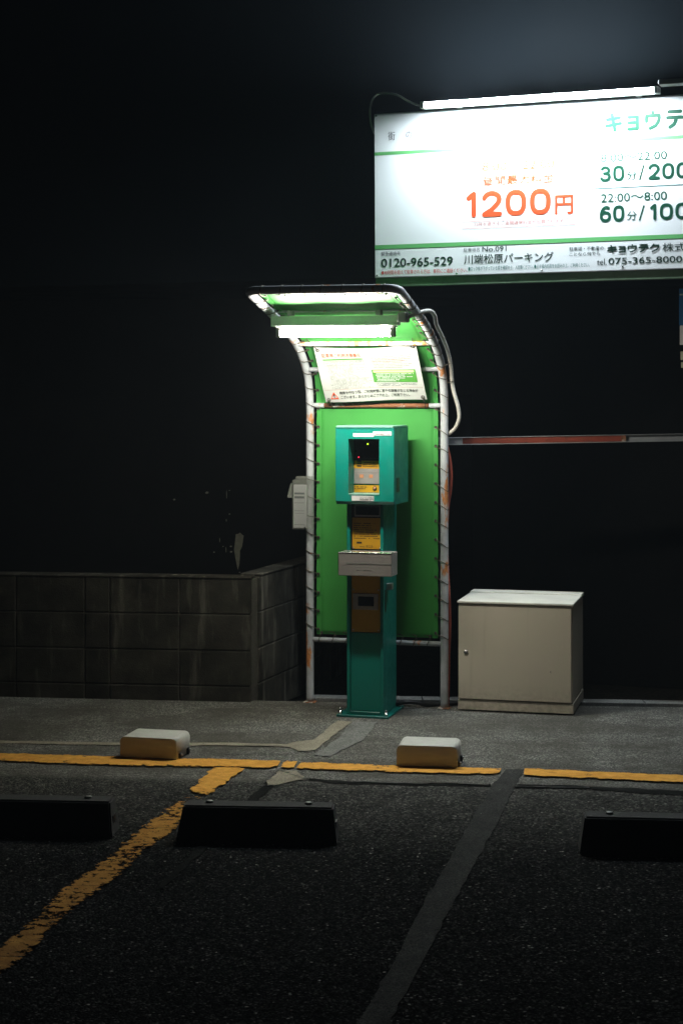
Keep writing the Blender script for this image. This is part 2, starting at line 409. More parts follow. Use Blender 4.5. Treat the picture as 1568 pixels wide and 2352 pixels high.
# long narrow repair strips
SL = [(.735, 7.779), (.644, 7.458), (.517, 6.888), (.374, 6.222), (.275, 5.771), (.187, 5.317), (.092, 4.876), (-.12, 3.9)]
SR = [(.813, 7.779), (.733, 7.417), (.617, 6.853), (.475, 6.222), (.367, 5.746), (.263, 5.255), (.17, 4.841), (-.04, 3.9)]
ground_patch('repair_strip', SL + SR[::-1], 'patch_grey', .004, .005, .05, 'long grey repair strip crossing the bay', 3)
ground_patch('repair_strip', [(-.321, 7.478), (-.379, 7.257), (-.542, 6.399), (-.630, 5.90), (-.600, 5.92), (-.491, 6.46), (-.338, 7.238), (-.291, 7.437)], 'patch_dark', .004, .008, .05, None, 4)
# cable trench refill from the pay machine towards the left
ground_patch('trench_fill', [(-1.9, 8.44), (-.927, 8.367), (-.56, 8.376), (-.264, 8.331), (-.217, 8.397), (-.131, 8.443), (-.078, 8.682), (-.021, 8.934), (.057, 8.899), (-.039, 8.553), (-.127, 8.189), (-.199, 8.174), (-.256, 8.277), (-.555, 8.307), (-.919, 8.301), (-1.9, 8.38)], 'patch_pale', .004, .006, .05, 'pale refilled cable trench bending towards the machine', 5)
ground_patch('trench_fill', [(.06, 8.9), (.185, 8.9), (.108, 8.45), (-.06, 8.05), (-.13, 8.09), (-.03, 8.43)], 'patch_mid', .004, .007, .05, None, 6)
ground_patch('repair_patch', [(-.326, 7.521), (-.275, 7.745), (-.201, 7.745), (-.151, 7.571), (-.195, 7.546), (-.269, 7.473), (-.318, 7.449)], 'patch_pale', .006, .008, .03, 'cracked triangular patch beside the yellow line', 8)
# seam strip just in front of the yellow line
ground_patch('seam_strip', [(-.152, 7.61), (-.007, 7.56), (.213, 7.52), (.64, 7.50), (.64, 7.455), (.3, 7.465), (-.02, 7.50), (-.14, 7.56)], 'patch_dark', .003, .012, .04, None, 9)
ground_patch('seam_strip', [(.76, 7.49), (1.02, 7.46), (1.5, 7.35), (2.4, 7.2), (2.4, 7.12), (1.427, 7.277), (1.02, 7.40), (.74, 7.42)], 'patch_dark', .003, .012, .04, None, 10)
# cracks: thin dark grooves
def crack(pts, w, seed):
    r = random.Random(seed); P = catmull([(x, y, .0075) for x, y in pts], 8); bm = bmesh.new(); prev = None
    for i, p in enumerate(P):
        q = p + Vector((r.uniform(-1, 1), r.uniform(-1, 1), 0)) * .006; ww = w * r.uniform(.3, 1)
        a = (bm.verts.new((q.x, q.y - ww, .0075)), bm.verts.new((q.x, q.y + ww, .0075)))
        if prev: bm.faces.new((prev[0], a[0], a[1], prev[1]))
        prev = a
    o = from_bm('crack', bm, 'black_plastic', ground)
    for p in o.data.polygons:
        if p.normal.z < 0: p.flip()
crack([(-.33, 7.50), (-.30, 7.66), (-.275, 7.77), (-.26, 7.86), (-.235, 7.93)], .010, 1)
crack([(-.27, 7.74), (-.215, 7.66), (-.17, 7.585), (-.14, 7.575)], .009, 2)
crack([(-.35, 7.44), (-.31, 7.45), (-.26, 7.455), (-.19, 7.53)], .007, 3)
crack([(-.55, 8.11), (-.35, 8.09), (-.22, 8.08)], .005, 4)
crack([(-.46, 8.30), (-.36, 8.29), (-.27, 8.285)], .006, 5)
crack([(.05, 7.53), (.3, 7.49), (.46, 7.50), (.635, 7.46)], .008, 6)
crack([(.745, 7.435), (.9, 7.42), (1.05, 7.41)], .008, 7)
crack([(.83, 7.80), (1.1, 7.76), (1.5, 7.68), (1.7, 7.62)], .006, 8)
crack([(-.20, 8.17), (-.11, 8.20), (-.02, 8.52), (.03, 8.72)], .006, 9)

# painted lines: strips of quads carrying a wear attribute
def painted_line(far, near, wear, label, seed, ylen=.03, dirt_dim=lambda s, u: 0.0):
    """far/near: matching edge polylines; a strip between them, edges frayed"""
    r = random.Random(seed)
    def res(P, n):
        P = [Vector((*p, 0)) for p in P]; L = [0]
        for a, b in zip(P, P[1:]): L.append(L[-1] + (b-a).length)
        out = []
        for k in range(n+1):
            s = L[-1]*k/n; i = max(j for j in range(len(L)-1) if L[j] <= s + 1e-9); u = (s-L[i])/max(1e-9, L[i+1]-L[i]); out.append(P[i].lerp(P[i+1], u))
        return out
    P = [Vector((*p, 0)) for p in far]; tot = sum((b-a).length for a, b in zip(P, P[1:])); n = max(4, int(tot/ylen))
    A, B = res(far, n), res(near, n); V = []; W = []; DT = []; Fc = []; K = 5
    for i in range(n+1):
        j0 = r.uniform(-.010, .010); j1 = r.uniform(-.010, .010)
        for k in range(K+1):
            u = k/K; p = A[i].lerp(B[i], u)
            dd = (B[i]-A[i]).normalized(); p = p + dd*((1-u)*j0 + u*j1)
            V.append((p.x, p.y, .009)); e = min(u, 1-u); ends = min(i, n-i)/n
            DT.append(dirt_dim(i/n, u)); W.append(wear(i/n, u) + (.15 if k in (0, K) else 0) + (.08 if ends == 0 else 0))
    for i in range(n):
        for k in range(K):
            a = i*(K+1)+k; Fc.append((a, a+1, a+K+2, a+K+1))
    me = bpy.data.meshes.new('painted_line'); me.from_pydata(V, [], Fc)
    at = me.attributes.new('wear', 'FLOAT', 'POINT')
    for i, w in enumerate(W): at.data[i].value = w
    ad = me.attributes.new('dirt_dim', 'FLOAT', 'POINT')
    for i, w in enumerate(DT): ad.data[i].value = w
    o = link_mesh('painted_line', me, 'line_paint', ground); o['label'] = label
    for p in me.polygons:
        if p.normal.z < 0: p.flip()
painted_line([(-2.1, 8.19), (-1.553, 8.106), (-1.073, 8.033), (-.567, 7.977), (-.276, 7.939)], [(-2.1, 8.03), (-1.556, 7.939), (-1.048, 7.847), (-.555, 7.811), (-.291, 7.793)], lambda s, u: .19 + .05*(u > .7), 'yellow bay line at the back, left length', 1)
painted_line([(-.262, 7.935), (-.20, 7.93)], [(-.272, 7.79), (-.215, 7.785)], lambda s, u: .30 - .2*s, 'short broken piece of yellow line by the crack', 2)
painted_line([(-.181, 7.916), (0, 7.885), (.392, 7.824), (.716, 7.784)], [(-.205, 7.779), (0, 7.745), (.385, 7.686), (.69, 7.67)], lambda s, u: .21 + .12*max(0, .35-u) + (.06 if .35 < s < .55 else 0), 'yellow bay line behind the right white block', 3)
painted_line([(.817, 7.779), (1.16, 7.71), (1.498, 7.639), (2.3, 7.48)], [(.798, 7.639), (1.14, 7.57), (1.47, 7.499), (2.3, 7.34)], lambda s, u: .17 + (.14 if .17 < s < .21 else 0), 'yellow bay line at the right edge', 4)
painted_line([(-.575, 7.80), (-.64, 7.336)], [(-.436, 7.79), (-.495, 7.499), (-.555, 7.257)], lambda s, u: .15 + .1*s, 'solid head of the yellow line running between the bays', 5)
painted_line([(-.655, 7.27), (-.724, 6.995), (-.83, 6.399), (-.962, 5.796), (-1.014, 5.38), (-1.16, 4.6)], [(-.56, 7.22), (-.621, 6.818), (-.70, 6.39), (-.824, 5.846), (-.915, 5.38), (-1.04, 4.6)], lambda s, u: .325 + .05*math.sin(s*23) + (.1 if s < .04 else 0), 'cracked worn yellow line running towards the viewer between the bays', 6, .03, lambda s, u: .45 + .55*s)  # last argument darkens the paint towards the viewer as light falloff

# ------------------------------------------------------------------ building behind (dark) and block wall
def make_building():
    b = thing('building', 'dark plain building wall behind the block wall and the signs', 'building', (-.4, 11.90, 0), 8)
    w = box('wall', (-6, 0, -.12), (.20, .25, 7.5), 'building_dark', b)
    # flakes where the dark coat has come off, mostly above the block wall's corner
    def flake(x, z, pts):
        bm = bmesh.new(); add_poly(bm, [(x+p[0], -.003, z+p[1]) for p in pts]); bmesh.ops.triangulate(bm, faces=bm.faces); from_bm('bare_patch', bm, 'flake', b)
    big = [(-.311, .469), (-.302, .509), (-.298, .558), (-.297, .601), (-.282, .630), (-.279, .680), (-.271, .704), (-.286, .715), (-.297, .725), (-.310, .716), (-.326, .714), (-.331, .665), (-.339, .608), (-.329, .551), (-.318, .494)]
    flake(0, 0, big)
    for x, z, sz in [(-.53, .996, .012), (-.759, .947, .009), (-.362, .629, .008), (-.36, .592, .009), (-.479, .588, .006), (-.371, 1.013, .005), (-.371, .851, .006), (-.416, .628, .005), (-.30, .452, .006)]:
        flake(x, z, [(-sz, 0), (-.2*sz, -.6*sz), (sz, -.3*sz), (1.1*sz, .5*sz), (0, .8*sz)])
    for x, z, l in [(-.392, .959, .06), (-.396, .589, .04), (-.44, .658, .03), (-.394, .80, .02)]:
        flake(x, z, [(0, 0), (.003, 0), (.004, l*.5), (.002, l), (-.001, l*.7)])
    return b
make_building()
rb = thing('glow_backing', 'added building whose jutting upper wall catches the sign lamp glow', 'building', (.1729, 9.60, 0), 20.5)
box('glow_wall', (-4.5, .20, 2.33), (6, 3.5, 7.6), 'glow_wall_grey', rb)  # wall added close behind the sign to catch the tube's glow
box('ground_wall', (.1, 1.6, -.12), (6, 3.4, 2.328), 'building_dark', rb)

def make_block_wall():
    # origin at the front corner; local -x runs left along the front, local +y runs back
    w = thing('block_wall', 'low dark concrete block wall with a corner, left of the shelter', 'wall', (-.495, 9.481, 0), 7.0)
    cuts = [0, -.395, -.785, -.925, -1.315, -1.71, -2.10, -2.50]
    zs = [-.10, .083, .277, .475, .672]
    th = .12; g = .0025
    box('mortar', (-2.5, .006, -.1), (-.006, th - .006, .664), 'mortar', w)
    rot = -R(11)
    box('mortar', (-.114, .01, -.1), (-.006, 1.82, .664), 'mortar', w).rotation_euler = (0, 0, rot)
    share = {}
    def blk(c0, c1, turn=0.0):
        d = tuple(round(b - a, 3) for a, b in zip(c0, c1))
        if d not in share:
            bm = bmesh.new(); add_box(bm, (0, 0, 0), d, .005, 2); me = bpy.data.meshes.new('block')
            bmesh.ops.recalc_face_normals(bm, faces=bm.faces); bm.to_mesh(me); bm.free(); me.materials.append(MAT['block']); share[d] = me
        o = bpy.data.objects.new('block', share[d]); COL.objects.link(o); o.parent = w; o.location = Matrix.Rotation(turn, 3, 'Z') @ Vector(c0); o.rotation_euler = (0, 0, turn)
    for zi in range(4):
        for a, b in zip(cuts[1:], cuts):
            blk((a + g, rng.uniform(0, .0025), zs[zi] + g), (b - g if b else 0, th, zs[zi+1] - g))
        y = th
        for L in (.27, .39, .39, .39, .39):
            blk((-th, y + g, zs[zi] + g), (rng.uniform(-.002, 0), y + L - g, zs[zi+1] - g), rot); y += L
    # thin mortar cap smeared over the top and a pale smear at the corner
    bm = bmesh.new(); add_box(bm, (-2.5, -.004, .670), (.004, th, .682), .004, 1); from_bm('cap', bm, 'block', w)
    bm = bmesh.new(); add_box(bm, (-th, th + .03, .671), (.004, 1.82, .6835), .004, 1); from_bm('cap', bm, 'block', w).rotation_euler = (0, 0, rot)
    return w
make_block_wall()

# ------------------------------------------------------------------ shelter: bent pipe frame with laced green sheet
SH_LOC = (.18895, 9.3895, 0); SH_YAW = 14.3; HX = .371
PROF = [(0, 0), (0, .5), (0, 1.0), (0, 1.4), (0, 1.60), (.027, 1.735), (.088, 1.82), (.19, 1.90), (.325, 1.965), (.53, 2.035), (.76, 2.09), (.98, 2.14), (1.09, 2.165)]
PC = catmull([(0, -t_, z) for t_, z in PROF], 10)      # local (0, y, z)
def arc_table(P):
    L = [0]
    for a, b in zip(P, P[1:]): L.append(L[-1] + (b-a).length)
    return L
PL = arc_table(PC)
def prof(s, n=0.0):
    """point at arc length s on the frame profile, n metres towards the camera/under side"""
    s = max(0, min(PL[-1], s)); i = 0
    while i < len(PL) - 2 and PL[i+1] < s: i += 1
    u = (s - PL[i]) / max(1e-9, PL[i+1] - PL[i]); p = PC[i].lerp(PC[i+1], u); d = (PC[i+1] - PC[i]).normalized()
    nn = Vector((0, -d.z, d.y)); return p + nn * n, d
SMAX = PL[-1]
def make_shelter():
    s = thing('shelter', 'curved white pipe shelter with laced green sheet over the pay machine', 'shelter', SH_LOC, SH_YAW)
    # frame: left post, over the top, front bar, right post as one bent pipe
    L = [Vector((-HX, p.y, p.z)) for p in PC]; Rr = [Vector((HX, p.y, p.z)) for p in PC]
    rc = .055
    a = L[-1]; d = (PC[-1] - PC[-2]).normalized(); b = Rr[-1]
    corner = []
    for k in range(1, 7):
        q = k/6*math.pi/2; corner.append(a + d*(rc*math.sin(q)) + Vector((rc*(1-math.cos(q)), 0, 0)))
    corner2 = [Vector((-p.x, p.y, p.z)) for p in corner][::-1]
    tube('frame_pipe', L + corner + corner2 + Rr[::-1], .0212, 'pipe_white', s, 16)
    def bar(sp, n, r, mat, ext=HX):
        p, _ = prof(sp, n); pts = [(-ext + (2*ext)*k/8, p.y, p.z) for k in range(9)]
        return tube('crossbar', pts, r, mat, s, 12)
    bar(.343, 0, .0135, 'pipe_white'); bar(1.617, .002, .0128, 'pipe_rust', .29)['label'] = 'rusty brown crossbar below the notice'
    for sx in (-1, 1):
        p, _ = prof(1.617, .002); tube('crossbar_end', [(sx*.29, p.y, p.z), (sx*HX, p.y, p.z)], .0134, 'pipe_white', s, 12)
    bar(1.832, .002, .0125, 'pipe_white'); bar(2.075, .004, .0120, 'pipe_speckled')
    bar(2.56, -.012, .0110, 'pipe_white')
    # sheet
    s0, s1, X = .372, SMAX - .028, .336; n = 90; V = []; Fc = []; nx = 14
    for i in range(n+1):
        sp = s0 + (s1-s0)*i/n
        for k in range(nx+1):
            x = -X + 2*X*k/nx; puck = .0022*math.sin(sp*62.8)*(1 if k in (0, nx) else 0)
            p, _ = prof(sp, -.010 + .002*math.sin(sp*9+k) ); V.append((x + (puck if x > 0 else -puck), p.y, p.z))
    for i in range(n):
        for k in range(nx):
            q = i*(nx+1)+k; Fc.append((q, q+1, q+nx+2, q+nx+1))
    me = bpy.data.meshes.new('sheet'); me.from_pydata(V, [], Fc); me.polygons.foreach_set('use_smooth', [True]*len(me.polygons))
    sheet = link_mesh('sheet', me, 'sheet_green', s); so = sheet.modifiers.new('thick', 'SOLIDIFY'); so.thickness = .003; so.offset = 0
    # hems: doubled cloth along the edges
    for sx in (-1, 1):
        V = []; Fc = []
        for i in range(n+1):
            sp = s0 + (s1-s0)*i/n; p, _ = prof(sp, -.0055)
            V += [(sx*(X-.001), p.y, p.z), (sx*(X-.026), p.y, p.z)]
        for i in range(n): Fc.append((2*i, 2*i+1, 2*i+3, 2*i+2))
        me = bpy.data.meshes.new('hem'); me.from_pydata(V, [], Fc); h = link_mesh('hem', me, 'sheet_green', sheet); h.modifiers.new('t', 'SOLIDIFY').thickness = .002
    # grommets, shared ring mesh, and the lacing wire of each side
    bm = bmesh.new(); add_tube(bm, [(.0062*math.cos(k*math.pi/5), 0, .0062*math.sin(k*math.pi/5)) for k in range(10)], .0026, 5, False, None, True)
    ring = bpy.data.meshes.new('grommet'); bmesh.ops.recalc_face_normals(bm, faces=bm.faces); bm.to_mesh(ring); bm.free(); ring.materials.append(MAT['grommet'])
    bm = bmesh.new(); add_disc(bm, (0, -.0004, 0), .0058, 'y', 10)
    hole = bpy.data.meshes.new('eyelet'); bm.to_mesh(hole); bm.free(); hole.materials.append(MAT['black_plastic'])
    def grom(x, sp):
        p, d = prof(sp, -.0005); ang = math.atan2(-d.y, d.z)
        for nm, m_ in (('grommet', ring), ('eyelet', hole)):
            o = bpy.data.objects.new(nm, m_); COL.objects.link(o); o.parent = sheet; o.location = (x, p.y - .002, p.z); o.rotation_euler = (ang, 0, 0)
    for sx in (-1, 1):
        pts = []; sp = .40; xg = X - .012
        while sp < SMAX - .05:
            grom(sx*xg, sp)
            def P(x, ss, nn): p, _ = prof(ss, nn); return Vector((sx*x, p.y, p.z))
            j = rng.uniform(-.006, .006)
            if sx < 0:
                pts += [P(xg, sp-.004, -.022), P(xg, sp, .003), P(xg+.02, sp+.010, .014), P(HX, sp+.020+j, .0245), P(HX+.0225, sp+.033+j, .004), P(HX+.010, sp+.046, -.022), P(HX-.01, sp+.065, -.024)]
            else:
                pts += [P(xg, sp+.004, -.022), P(xg, sp, .003), P(xg+.02, sp-.010, .016), P(HX, sp-.022+j, .0245), P(HX+.0225, sp-.037+j, .004), P(HX+.010, sp+.0, -.022), P(HX-.01, sp+.055, -.024)]
            sp += .1
        tube('lacing', catmull(pts, 3), .0022, 'wire', sheet, 5)
    # bottom and front edge lacing
    for sp, npipe, dirn in ((.382, .343, -1), (s1 - .012, SMAX + .045, 1)):
        pts = []; x = -X + .03; k = 0
        while x < X - .02:
            near_end = True
            if dirn > 0 or abs(x) > .24: grom(x, sp)
            a_, _ = prof(sp, .004)
            if dirn < 0:
                c0 = Vector((x, -.004, a_.z)); b0 = Vector((x - .012, -.0185, .343)); b1 = Vector((x - .016, 0, .343 - .0165)); b2 = Vector((x - .006, .018, .345))
                pts += [c0, b0, b1, b2, Vector((x + .01, .02, a_.z))]
            else:
                e = a + d*rc; c0 = Vector((x, a_.y, a_.z)); o1 = e + Vector((x + HX, 0, -.0235)) ; o2 = e + Vector((x + HX + .006, -.0235, 0)); o3 = e + Vector((x + HX + .012, 0, .0235)); o4 = Vector((x + .03, a_.y, a_.z + .016))
                pts += [c0, o1, o2, o3, o4]
            x += .10 if dirn > 0 else .075
        tube('lacing', catmull(pts, 3), .002, 'wire', sheet, 5)
    # small welded foot on the right post
    for sx in (-1, 1): box('foot', (sx*HX-.032, -.03, 0), (sx*HX+.032, .03, .006), 'pipe_rust', s, .002)
    return s
shelter = make_shelter()

# lamp under the shelter roof
def make_shelter_lamp():
    f = thing('shelter_lamp', 'lit fluorescent batten lamp under the green shelter roof', 'lamp', SH_LOC, SH_YAW)
    t0 = .80; zt = 1.980
    y = -t0
    bm = bmesh.new()   # trapezoid housing
    x0, x1 = -.345, .30
    pr = [(-.030, 2.016), (-.034, 2.066), (.034, 2.066), (.030, 2.016)]
    A = [bm.verts.new((x0, y+p, z)) for p, z in pr]; B = [bm.verts.new((x1, y+p, z)) for p, z in pr]
    bm.faces.new(A[::-1]); bm.faces.new(B)
    for i in range(4): bm.faces.new((A[i], A[(i+1) % 4], B[(i+1) % 4], B[i]))
    from_bm('housing', bm, 'housing_white', f)
    box('reflector_lip', (x0+.02, y-.008, 2.008), (x1-.02, y+.058, 2.0155), 'housing_white', f, .0015)
    tube('tube', [(-.302 + .557*k/4, y, zt) for k in range(5)], .0175, 'tube_shelter', f, 14)
    for xa, xb in ((-.325, -.303), (.256, .282)):
        bm = bmesh.new(); add_box(bm, (xa, y-.017, zt-.02), (xb, y+.017, 2.0078), .005, 2); from_bm('lamp_holder', bm, 'housing_grey', f)
    box('end_box', (.301, y-.05, 2.03), (.345, y+.04, 2.078), 'housing_grey', f, .006, 2)
    for x in (-.25, .2):
        box('strap', (x-.012, y-.03, 2.0665), (x+.012, y+.03, 2.094), 'housing_grey', f, .002)
    return f
make_shelter_lamp()
# conduit of that lamp
def make_conduit():
    c = thing('lamp_conduit', 'grey corrugated conduit looping down beside the right shelter post', 'conduit', SH_LOC, SH_YAW)
    pts = [(.34, -.79, 2.055), (.37, -.77, 2.07), (.405, -.70, 2.088), (.418, -.60, 2.092), (.418, -.50, 2.072), (.413, -.43, 2.03), (.412, -.30, 1.985), (.415, -.16, 1.915), (.416, -.06, 1.83), (.414, -.01, 1.745), (.425, 0, 1.68), (.445, .0, 1.61), (.450, .0, 1.55), (.432, .0, 1.50), (.405, .01, 1.475), (.385, .03, 1.462)]
    P = catmull(pts, 22); tube('conduit', P, .0108, 'conduit_grey', c, 10, lambda i: .0108 if i % 3 else .0092)
    for i in (140, 175, 200):
        p = P[i]; bm = bmesh.new(); add_tube(bm, [p + Vector((.0 + (.036*math.cos(q)) - .022, .026*math.sin(q), .01*math.cos(q))) for q in [k*math.pi/6 for k in range(12)]], .0018, 5, False, None, True)
        from_bm('tie_wire', bm, 'wire', c, True)
    return c
make_conduit()
def make_red_conduit():
    c = thing('red_conduit', 'red corrugated hose running down behind the right shelter post', 'conduit', SH_LOC, SH_YAW)
    pts = [(.372, .045, 1.40), (.388, .045, 1.33), (.397, .045, 1.25), (.392, .045, 1.16), (.380, .045, 1.08), (.372, .045, .95), (.374, .045, .8), (.383, .045, .62), (.388, .045, .50), (.388, .045, .4), (.384, .045, .3), (.380, .05, .12), (.375, .06, 0)]
    tube('hose', catmull(pts, 30), .0115, 'conduit_red', c, 10, lambda i: .0118 if i % 3 else .0098); return c
make_red_conduit()

# ------------------------------------------------------------------ hanging notice
def make_notice():
    b = thing('notice_banner', 'white notice banner of parking rules tied below the lamp', 'notice', SH_LOC, SH_YAW)
    TL = Vector((-.283, -.25, 1.926)); TR = Vector((.266, -.25, 1.945)); BR = Vector((.289, -.06, 1.651)); BL = Vector((-.265, -.06, 1.634))
    nrm = ((TR-TL).cross(BL-TL)).normalized()
    if nrm.y > 0: nrm = -nrm
    def fm(u, v, n=0.0):
        p = BL.lerp(BR, u).lerp(TL.lerp(TR, u), v); w = 4*u*(1-u)
        p = p + Vector((0, 0, -.018*w*v*v)) + nrm*(-.016*w*math.sin(v*math.pi)*.9 + .004*math.sin(u*7+v*3)) + nrm*n
        return p
    face_rect('sheet', 0, 0, 1, 1, 'poster', b, lambda u, v: fm(u, v, 0), 28, 18).modifiers.new('t', 'SOLIDIFY').thickness = .0015
    f1 = lambda u, v: fm(u, v, .0025); f2 = lambda u, v: fm(u, v, .004)
    T = lambda s, u0, v0, u1, v1, m, bold=0.0: lettering(s, u0, v0, u1, v1, m, b, f1, bold)
    T('駐車場ご利用注意事項', .06, .815, .445, .90, 'ink_red', .012)
    face_rect('stripe', .062, .765, .452, .79, 'ink_midgreen', b, f1, 8, 1)
    for q in ((.066, .745, .456, .749), (.066, .66, .456, .664), (.066, .66, .069, .749), (.453, .66, .456, .749)): face_rect('rule', *q, 'ink_grey', b, f1, 6, 1)
    def fine(rows, u0, u1, v0, v1, m, h, fill=.86, seed=1, name='fine_print'):
        r = random.Random(seed); V = []; Fc = []
        for k in range(rows):
            v = v1 - (v1-v0)*(k+.5)/rows; u = u0 + r.uniform(0, .015); end = u0 + (u1-u0)*r.choice((1, .97, .9, .75, .6))
            while u < end:
                w = r.uniform(.004, .008)
                if r.random() < fill:
                    q = len(V); V += [f1(u, v-h/2), f1(u+w, v-h/2), f1(u+w, v+h/2*r.uniform(.6, 1)), f1(u, v+h/2)]; Fc.append((q, q+1, q+2, q+3))
                u += w + .003
        me = bpy.data.meshes.new(name); me.from_pydata(V, [], Fc); return link_mesh(name, me, m, b)
    fine(4, .075, .445, .668, .74, 'ink_grey', .007, .6, 2)
    fine(20, .085, .495, .235, .655, 'ink_grey', .007, .62, 3)
    fine(8, .53, .93, .58, .83, 'ink_grey', .009, .8, 4); fine(2, .54, .9, .70, .77, 'ink_pink', .009, .8, 5)
    face_rect('green_box', .512, .318, .945, .55, 'ink_midgreen', b, f1, 10, 3)
    face_rect('band', .527, .50, .93, .538, 'ink_paleyellow', b, f2, 8, 1)
    g = fine(6, .54, .92, .33, .49, 'label_white', .016, .9, 6)
    for v in g.data.vertices: v.co += nrm*.002
    fine(3, .53, .93, .245, .305, 'ink_grey', .008, .8, 7)
    face_rect('rule', .01, .224, .99, .227, 'ink_pink', b, f1, 20, 1)
    T('精算を行なう際、ご利用時間に若干の誤差が生じる場合が', .155, .137, .93, .192, 'ink_black', .012)
    T('ございます。あらかじめご了承の上、ご利用下さい。', .16, .062, .84, .117, 'ink_black', .012)
    # warning triangle
    def tri(k): return [(.0555 + .0 + k*.012, .06 + k*.018), (.1405 - k*.012, .06 + k*.018), (.098, .188 - k*.036)]
    bm = bmesh.new(); o_, i_ = [bm.verts.new(f1(*p)) for p in tri(0)], [bm.verts.new(f1(*p)) for p in tri(1)]
    for k in range(3): bm.faces.new((o_[k], o_[(k+1) % 3], i_[(k+1) % 3], i_[k]))
    from_bm('warning_triangle', bm, 'ink_red', b)
    T('!', .092, .085, .104, .155, 'ink_black', .02)
    # eyelets and tie wires
    for (u, v, end) in [(.035, .955, Vector((-.302, -.315, 1.965))), (.965, .955, Vector((.262, -.315, 1.975))), (.035, .05, Vector((-.235, -.02, 1.60))), (.965, .05, Vector((.275, -.02, 1.60)))]:
        p = fm(u, v, .003); bm = bmesh.new(); add_tube(bm, [p + Vector((.0075*math.cos(k*math.pi/5), 0, .0075*math.sin(k*math.pi/5))) for k in range(10)], .003, 5, False, None, True); from_bm('grommet', bm, 'grommet', b, True)
        mid = (p+end)/2 + Vector((.004, -.012, 0)); tube('tie_wire', catmull([p, mid, end, end + Vector((.0, .02, .008))], 4), .0022, 'wire', b, 5)
    return b
make_notice()

# ------------------------------------------------------------------ clear leaflet box on the left post
def make_leaflet_box():
    b = thing('leaflet_box', 'clear plastic leaflet box with papers on the left shelter post', 'leaflet box', SH_LOC, SH_YAW)
    x0, x1, z0, z1, y0, y1 = -.452, -.342, .945, 1.215, -.075, -.024
    bm = bmesh.new(); add_box(bm, (x0, y0, z0), (x1, y1, z1), .006, 2); sh = from_bm('shell', bm, 'clear_plastic', b)
    bm = bmesh.new(); add_box(bm, (x0+.02, y0-.002, z1+.001), (x1-.005, y1, z1+.018), .004, 2); from_bm('lid', bm, 'clear_plastic', b)
    # flap hanging open on the left
    V = [(x0-.001, y0, z1-.02), (x0-.001, y0, z1-.10), (x0-.022, y0-.02, z1-.095), (x0-.006, y0-.006, z1-.02)]
    me = bpy.data.meshes.new('flap'); me.from_pydata(V, [], [(0, 1, 2, 3)]); link_mesh('flap', me, 'clear_plastic', b).modifiers.new('t', 'SOLIDIFY').thickness = .002
    p = box('papers', (x0+.006, y0+.006, z0+.008), (x0+.080, y0+.026, z1-.028), 'paper', b, .003, 2)
    fm = lambda x, z: Vector((x, y0+.0052, z))
    for z, h in ((1.135, .010), (1.113, .012), (1.088, .002), (1.045, .002), (1.032, .0015), (.97, .002)):
        face_rect('print', x0+.012, z, x0+.068, z+h, 'ink_grey', p, fm)
    for x, z in ((x0+.072, z0+.012), ): tube('screw', [(x, y0-.003, z), (x, y0+.004, z)], .004, 'black_plastic', b, 8)
    return b
make_leaflet_box()

